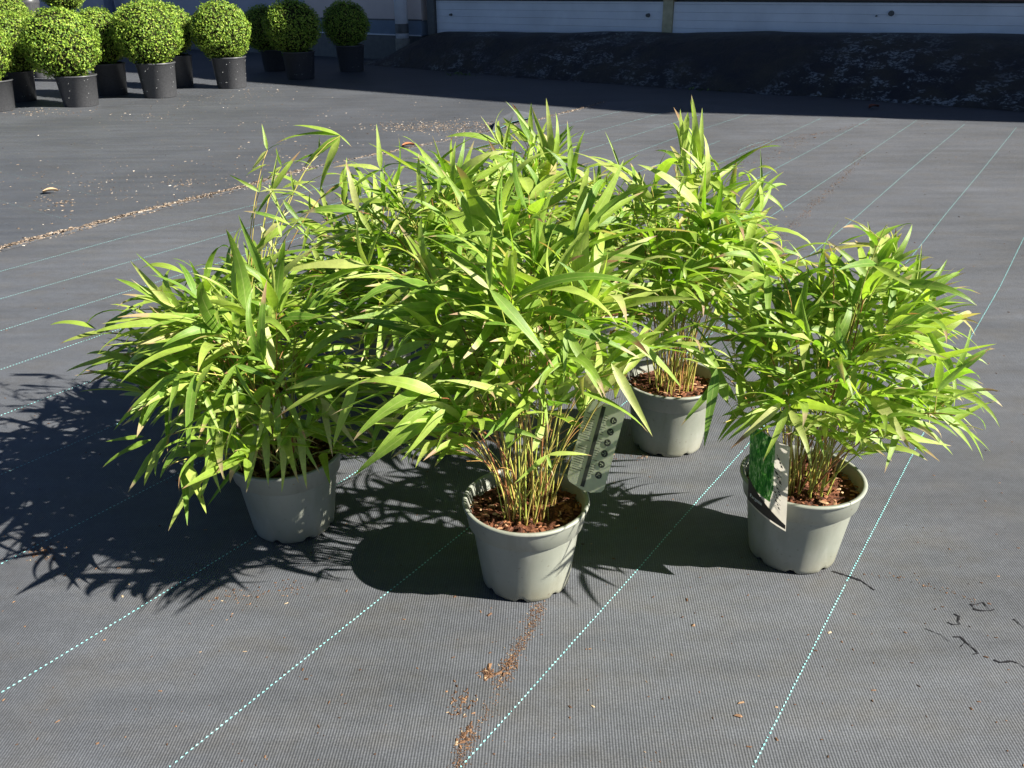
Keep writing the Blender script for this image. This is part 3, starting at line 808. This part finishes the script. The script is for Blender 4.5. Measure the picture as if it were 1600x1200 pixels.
        for pts, rad in big:
            m = MB(); m.tube(pts, rad, 5, False); o = m.build('culm', M_culm, s.e, True)
        m = MB()
        for pts, rad in small: m.tube(pts, rad, 4, False)
        if small: o = m.build('twigs', M_culm, s.e, True); o['kind'] = 'stuff'

# --- the nine plants; local dome centres and heights follow their outlines
P1 = Plant((.027, 1.555), 'bamboo in the frontmost grey pot, middle of the front row', 1)
P1.dome(38, .73, .29, .38, -.01, .03, .200, tall=1); P1.bare(24)
P1.shoot((690, 622), 1.36, [(551, 690, -.05, 3, 668, 606), (583, 712, -.06, 9, 684, 620), (625, 722, -.06, 12, 697, 635), (552, 745, -.02, 4, 690, 640), (640, 606, .02, 7, 693, 560), (560, 600, .0, 1)])
P1.shoot((765, 452), 1.40, [(868, 578, -.05, 12), (832, 524, .0, 3, 755, 506), (700, 400, 0, 5), (770, 350, .05, 8)])
P1.shoot((885, 515), 1.40, [(942, 622, -.05), (1000, 560, .0), (920, 470, .05), (880, 600, -.04)])
P1.shoot((955, 568), 1.42, [(1020, 682, -.05, 4), (1065, 606, 0, 7, 985, 530), (1013, 676, -.06, 9, 905, 612), (1040, 540, .05)])
P1.shoot((855, 711), 1.44, [(803, 756, -.03, 5), (925, 712, .0, 4), (865, 745, -.03)], grow=True)
P1.shoot((560, 590), 1.50, [(430, 655, -.02, 7), (445, 610, 0, 3), (520, 700, -.02, 9), (480, 560, .05)])
P2 = Plant((-.535, 1.775), 'bamboo with drooping leaves in the grey pot at the left end of the front row', 2)
P2.dome(27, .56, .30, .25, -.08, -.02, .195, tall=0); P2.bare(12)
P2.shoot((280, 582), 1.58, [(198, 646, -.04, 4), (220, 669, -.04, 9, 262, 600), (264, 663, -.04, 7), (255, 560, 0)])
P2.shoot((305, 585), 1.56, [(296, 710, -.05, 12), (307, 633, -.02, 3, 333, 566), (344, 678, -.04, 5, 318, 611), (250, 600, 0)])
P2.shoot((368, 570), 1.56, [(333, 626, -.03, 7), (372, 668, -.04, 4, 365, 592), (410, 640, -.03), (440, 600, 0)])
P2.shoot((262, 680), 1.60, [(160, 731, -.03, 4, 236, 687), (243, 744, -.03, 9), (165, 690, 0, 5, 225, 682), (200, 770, -.03, 7, 245, 700), (225, 760, -.03, 3)])
P2.shoot((318, 690), 1.58, [(250, 748, -.03, 3, 290, 689), (298, 755, -.04, 9, 300, 705), (263, 830, -.05, 12, 303, 750), (345, 770, -.03)])
P2.shoot((400, 665), 1.58, [(385, 770, -.04, 4), (420, 760, -.04, 7, 415, 665), (360, 755, -.03), (440, 770, -.04, 9, 440, 680)])
P2.shoot((455, 660), 1.60, [(480, 765, -.05, 12, 470, 660), (500, 740, -.04, 5), (445, 740, -.04, 3), (530, 690, 0)])
P2.shoot((345, 640), 1.57, [(320, 735, -.05, 12, 335, 640), (352, 750, -.05, 9, 350, 650), (385, 720, -.05, 4, 365, 645), (290, 700, -.04, 7, 325, 640)])
P2.shoot((430, 610), 1.58, [(400, 700, -.05, 3, 420, 612), (440, 715, -.05, 12, 435, 620), (480, 690, -.04, 9, 445, 615), (465, 560, .0)])
P2.shoot((500, 620), 1.62, [(470, 700, -.04, 5, 495, 620), (520, 715, -.05, 12, 505, 630), (560, 700, -.04, 7), (560, 600, 0)])
P2.shoot((165, 518), 1.85, [(78, 508, .0, 3, 150, 514), (92, 538, -.02, 7), (215, 480, 0)])
P2.shoot((190, 558), 1.80, [(103, 581, -.02, 4), (160, 590, -.03), (175, 595, -.03, 9), (230, 600, 0)])
P2.shoot((285, 490), 1.80, [(203, 407, .05, 4, 270, 480), (212, 395, .05, 28, 262, 440), (180, 435, .03), (315, 440, .02), (190, 460, 0)])
P2.shoot((412, 565), 1.62, [(417, 436, .03, 2), (395, 450, .03, 6), (340, 560, 0)])
P3 = Plant((.640, 1.640), 'bamboo in the grey pot at the right end, lifted label at its rim', 3)
P3.dome(36, .67, .31, .32, .03, -.02, .19, tall=1); P3.bare(26)
P3.shoot((1222, 628), 1.42, [(1140, 703, -.04, 4), (1192, 722, -.04, 7, 1231, 634), (1130, 650, 0), (1135, 690, -.02, 9, 1200, 640)])
P3.shoot((1120, 575), 1.50, [(1064, 666, -.04, 4, 1128, 590), (1100, 700, -.04, 9), (1060, 560, 0), (1065, 530, .02)])
P3.shoot((1368, 450), 1.62, [(1425, 350, .04, 2), (1404, 385, .02, 6), (1440, 380, .04, 27, 1430, 470), (1290, 375, .03, 4), (1355, 345, .05)])
P3.shoot((1375, 385), 1.72, [(1335, 345, 0, 12), (1310, 380, 0, 5), (1415, 350, 0, 28), (1400, 395, 0), (1345, 410, 0)])
P3.shoot((1490, 585), 1.55, [(1517, 508, .03, 4), (1555, 545, .03, 2), (1550, 540, 0, 7), (1490, 640, -.03), (1567, 636, -.02, 9), (1440, 500, 0)])
P3.shoot((1460, 640), 1.50, [(1520, 705, -.03, 4), (1490, 712, -.04, 12, 1400, 640), (1530, 690, -.02), (1420, 610, 0)])
P3.shoot((1440, 470), 1.62, [(1500, 425, .04), (1515, 448, .04), (1495, 495, 0), (1480, 405, .05, 4)])
P4 = Plant((.440, 2.160), 'bamboo in the clearly visible grey pot of the second row, behind the front pair', 4)
P4.dome(32, .76, .27, .50, .0, -.02, .195, tall=1); P4.bare(22)
P4.shoot((1092, 265), 2.15, [(1080, 148, .02, 2), (1066, 190, .02, 6), (1097, 168, .03, 10), (1062, 262, 0, 5, 1075, 175), (1160, 330, -.1, 4), (1040, 235, 0)])
P4.shoot((1190, 300), 2.25, [(1188, 232, .03, 26), (1225, 268, .05), (1230, 290, .05), (1160, 265, .03), (1225, 330, 0)])
P4.shoot((1150, 400), 1.98, [(1040, 440, -.03, 3), (1030, 380, 0, 4), (1218, 350, 0, 7), (1050, 350, 0)])
P5 = Plant((-.740, 2.130), 'tall bamboo behind the left front plant, its pot hidden in leaves', 5)
P5.dome(24, .56, .28, .30, .06, .0, .195, tall=0); P5.bare(10)
P5.shoot((532, 212), 2.35, [(430, 225, 0, 4), (457, 196, 0, 7), (475, 262, 0, 9), (550, 230, 0), (500, 300, 0)])
P5.shoot((425, 300), 2.20, [(435, 235, .03, 26), (470, 235, .03, 4), (408, 290, 0), (485, 310, 0), (400, 340, 0, 7)])
P5.shoot((424, 450), 1.95, [(372, 335, .03, 10), (345, 410, .02, 4), (355, 395, 0), (500, 380, 0, 3), (520, 435, 0, 7), (505, 455, 0, 9)])
P5.shoot((450, 350), 2.15, [(390, 400, -.02), (420, 300, .03, 27), (490, 340, 0), (380, 330, 0)])
for nx, ny, Yy in ((418, 235, 2.30), (440, 260, 2.25), (460, 300, 2.2), (405, 300, 2.15), (500, 240, 2.35), (485, 330, 2.2), (535, 285, 2.3), (440, 370, 2.1), (520, 360, 2.2)):
    P5.shoot((nx, ny), Yy, [(nx+random.uniform(-50, -20), ny+random.uniform(-30, 50), 0), (nx+random.uniform(20, 70), ny+random.uniform(-30, 30), 0), (nx+random.uniform(-10, 10), ny-random.uniform(25, 45), .03, random.choice((2, 6, 10, 14))),
        (nx+random.uniform(-40, -10), ny+random.uniform(20, 80), 0, 7, nx-2, ny+22), (nx+random.uniform(30, 80), ny+random.uniform(20, 70), 0, 4, nx+1, ny+34), (nx+random.uniform(10, 60), ny+random.uniform(60, 110), 0, 12, nx+2, ny+52)])
P6 = Plant((-.130, 2.300), 'bamboo in the middle of the second row, behind the frontmost pot', 6)
P6.dome(34, .70, .32, .36, -.05, -.05, .19, tall=2); P6.bare(8)
P6.shoot((708, 290), 2.15, [(712, 220, .03, 2), (648, 222, .02, 6), (615, 305, 0, 4), (760, 265, 0, 7), (735, 330, 0), (650, 250, 0)])
P6.shoot((595, 265), 2.25, [(588, 193, .03, 10), (520, 262, 0, 4), (640, 262, 0), (600, 330, 0), (545, 300, 0, 7)])
P6.shoot((560, 330), 2.15, [(470, 335, 0, 3), (480, 370, -.02, 7), (540, 250, .03), (610, 300, 0), (590, 380, 0)])
P6.shoot((575, 415), 1.95, [(430, 430, 0, 4), (470, 460, 0, 7), (560, 340, .02, 2), (600, 350, .02), (640, 440, 0)])
P7 = Plant((-.440, 2.640), 'bamboo at the left of the back row, only its crown showing', 7)
P7.dome(24, .60, .27, .32, .02, .0, .18, tall=1)
P8 = Plant((.020, 2.700), 'tallest bamboo in the middle of the back row, upright leaf spears on top', 8)
P8.dome(30, .68, .28, .40, .0, .0, .175, tall=3)
P8.shoot((865, 260), 2.55, [(853, 153, .03, 2), (868, 175, .03, 6), (790, 158, 0, 28), (845, 200, 0, 27), (830, 165, 0, 4)])
P8.shoot((895, 285), 2.45, [(886, 188, .03, 10), (914, 203, .03, 2), (905, 240, 0), (850, 230, 0), (935, 300, 0)])
P8.shoot((850, 325), 2.30, [(786, 228, .0, 6), (740, 310, 0, 4), (920, 270, 0, 3), (940, 320, 0), (770, 370, 0, 7)])
P8.shoot((780, 225), 2.75, [(695, 215, 0, 3), (750, 180, 0, 28), (820, 200, 0), (735, 235, 0)])
P9 = Plant((.300, 2.760), 'bamboo with brown stems at the right of the back row', 9)
P9.dome(20, .56, .22, .32, .02, .0, .15, tall=1)
P9.shoot((968, 262), 2.70, [(945, 205, .03, 28), (915, 245, 0, 4), (990, 275, 0), (1000, 240, 0, 5), (940, 290, 0), (1005, 290, 0)])
PLANTS = [P1, P2, P3, P4, P5, P6, P7, P8, P9]
for p in PLANTS: p.finish()

# ------------------------------------------------------------------ plant labels stuck in two pots
def label_paper(name, c, tr=.35):
    t = NT(name); v = t.noise(18, 4, t.coord('Object')); cc = t.mix(1.0, c, t.ramp(v, [(.3, .86), (.7, 1.1)]), 'MULTIPLY'); t.col(cc)
    t.b.inputs['Roughness'].default_value = .3
    tl = t.new('ShaderNodeBsdfTranslucent'); t.link(cc, tl.inputs[0]); mx = t.new('ShaderNodeMixShader'); mx.inputs[0].default_value = tr
    t.link(t.b.outputs[0], mx.inputs[1]); t.link(tl.outputs[0], mx.inputs[2]); t.link(mx.outputs[0], t.out.inputs[0]); return t.m
M_paper = label_paper('label_card', (.50, .54, .38), .40)
M_paper2 = label_paper('label_card_beige', (.60, .56, .48), .40)
M_ink = plain('label_ink', (.03, .035, .025), .5, .3, .1)
M_banner = plain('label_banner', (.055, .045, .04), .4, .4, .15)
M_white = plain('label_white_print', (.65, .66, .62), .5, .3, .05)
def photo_mat():
    t = NT('label_photo'); v = t.coord('Object')
    a = t.noise(130, 4, t.mapping(v, (1, 1, .32), (0, .5, 0)), .62, 1.6)
    c = t.ramp(a, [(.30, (.008, .05, .010)), (.42, (.03, .20, .03)), (.52, (.09, .38, .05)), (.60, (.35, .58, .22)), (.68, (.70, .78, .62))])
    t.col(c); t.b.inputs['Roughness'].default_value = .3
    tl = t.new('ShaderNodeBsdfTranslucent'); t.link(c, tl.inputs[0]); mx = t.new('ShaderNodeMixShader'); mx.inputs[0].default_value = .3
    t.link(t.b.outputs[0], mx.inputs[1]); t.link(tl.outputs[0], mx.inputs[2]); t.link(mx.outputs[0], t.out.inputs[0]); return t.m
M_photo = photo_mat()
def card(w, h, outline, y, name, mat, parent, bend=0.0, th=0.0006, nx=10, ny=16):
    """a card in local x (across) / z (up), bent about z; outline(z01) gives (x0,x1) limits in 0..1"""
    V = []; Fc = []
    for j in range(ny+1):
        t = j/ny; x0, x1 = outline(t)
        for i in range(nx+1):
            u = x0+(x1-x0)*i/nx; x = (u-.5)*w; yy = bend*((u-.5)**2)*4-y
            V.append(Vector((x, yy, t*h)))
    n = nx+1
    for j in range(ny):
        for i in range(nx):
            a = j*n+i; Fc.append((a, a+1, a+n+1, a+n))
    return mesh_obj(name, V, Fc, mat, parent, True)
def frame_of(bl, br, top):
    """object matrix from bottom left, bottom right and a point up the left edge"""
    x = (br-bl).normalized(); upv = (top-bl); upv = (upv-x*upv.dot(x)).normalized(); y = upv.cross(x)
    Mx = Matrix((x, y, upv)).transposed().to_4x4(); Mx.translation = (bl+br)/2; return Mx
def text(s_, size, loc, rotz, mat, parent, name='lettering', ext=.0001):
    cu = bpy.data.curves.new(name, 'FONT'); cu.body = s_; cu.size = size; cu.extrude = ext; cu.align_x = 'CENTER'; cu.align_y = 'CENTER'
    o = bpy.data.objects.new(name, cu); COL.objects.link(o); cu.materials.append(mat); o.parent = parent
    dg = bpy.context.evaluated_depsgraph_get(); me = bpy.data.meshes.new_from_object(o.evaluated_get(dg)); me.name = name
    bpy.data.objects.remove(o); o = bpy.data.objects.new(name, me); COL.objects.link(o); o.parent = parent
    if not me.materials: me.materials.append(mat)
    o.location = loc; o.rotation_euler = (PI/2, rotz, 0); return o
# A: label at the frontmost pot, seen from its shaded back
bl = atY(883, 756, 1.515); br = atY(941, 776, 1.475); tp = atY(926, 628, 1.57)
eA = bpy.data.objects.new('plant_label', None); COL.objects.link(eA); eA.matrix_world = frame_of(bl, br, tp)
tag(eA, 'pale green plant label with a black bar and round symbols, leaning from the frontmost pot', 'plant label')
wA = (br-bl).length; hA = (tp-bl).length*1.02
def roundA(t):
    k = 0
    if t < .10: q = 1-t/.10; k = .5*(1-math.sqrt(max(0, 1-q*q)))*.9
    return (k*1.0, 1-k*.7)
card(wA, hA, roundA, 0, 'card', M_paper, eA, 0.0, ny=24)
m = MB(); m.box((-.055*wA, -.0010, hA*.50), (.10*wA, .0006, hA*.93)); m.build('black_bar', M_ink, eA)
Sy = ((.30, .86), (.30, .745), (.30, .63), (.30, .515), (.30, .40), (.30, .285))
for i, (x, z) in enumerate([(.27, .90), (.27, .77), (.27, .645), (.27, .52), (.27, .395), (.27, .27)]):
    m = MB(); n = 20; c = Vector((x*wA, -.0011, z*hA-.01)); r = .088*wA
    V = [c]+[c+Vector((r*math.cos(2*PI*k/n), 0, r*math.sin(2*PI*k/n))) for k in range(n)]
    sy = mesh_obj('round_symbol', V, [(0, 1+k, 1+(k+1) % n) for k in range(n)], M_ink, eA)
    m = MB()
    for q in range(3):
        a = i*1.1+q*2.1; m.box(c+Vector((r*.35*math.cos(a), -.0003, r*.35*math.sin(a))), (r*.55, .0003, r*.16), Matrix.Rotation(a+i, 3, 'Y'))
    m.build('symbol_mark', M_paper, sy)
m = MB(); rl = random.Random(3)
for k in range(26):
    z = hA*(.20+.70*k/26)
    if rl.random() < .85: m.box((-.30*wA-rl.uniform(0, .02)*wA, -.0009, z), (wA*rl.uniform(.20, .30), .0003, .0011))
    if rl.random() < .8: m.box((.075*wA, -.0009, z), (wA*rl.uniform(.06, .13), .0003, .0011))
o = m.build('small_print', M_ink, eA); o['kind'] = 'stuff'
# B: label at the right pot, its printed front to the camera
bl = at(1166, 785, .158); br = at(1224, 832, .158); tp = atY(1159, 652, bl.y+.012)
eB = bpy.data.objects.new('plant_label', None); COL.objects.link(eB); eB.matrix_world = frame_of(bl, br, tp)
tag(eB, 'plant label with a green leaf photo, dark banner and white lettering at the right pot', 'plant label')
wB = (br-bl).length; hB = (tp-bl).length
full = lambda t: (0, 1)
card(wB, hB, full, 0, 'card', M_paper2, eB, .006)
card(wB, hB*.76, lambda t: (.0 if t > .0 else 0, .70-.30*max(0, .25-t)), .0008, 'leaf_photo', M_photo, eB, .006).location = (0, 0, hB*.235)
def banner():
    V = []; Fc = []; n = 14
    for i in range(n+1):
        u = i/n; x = (u-.5)*wB; y = .006*((u-.5)**2)*4-.0016; zt = hB*(.33-.25*u**.8); zb = hB*.03
        V += [Vector((x, y, zb)), Vector((x, y, max(zt, zb+.002)))]
    for i in range(n): Fc.append((2*i, 2*i+2, 2*i+3, 2*i+1))
    return mesh_obj('banner', V, Fc, M_banner, eB)
banner()
text('Fargesia', .0125, (-.20*wB, -.004, hB*.155), 0, M_white, eB)
m = MB()
for x, z, l, w in ((.36, .80, .026, .0026), (.33, .62, .034, .0028), (.36, .46, .022, .0026), (.30, .40, .018, .0024), (.34, .30, .026, .0018)):
    for q in range(7):
        u = q/6-.5; c = Vector((x*wB+u*l*.62, -.0030, z*hB-u*l*.75+.0014*(-1)**q)); m.box(c, (l*.19, .0004, w*(1+.5*((q*7) % 3-1))), Matrix.Rotation(.9+.5*(q % 2), 3, 'Y'))
m.build('script_print', M_ink, eB)
m = MB(); 
for k in range(9):
    m.box((.36*wB, -.0028, hB*(.70-.055*k)), (wB*.13, .0003, .0007), Matrix.Rotation(.25, 3, 'Y'))
o = m.build('fine_print', M_ink, eB); o['kind'] = 'stuff'
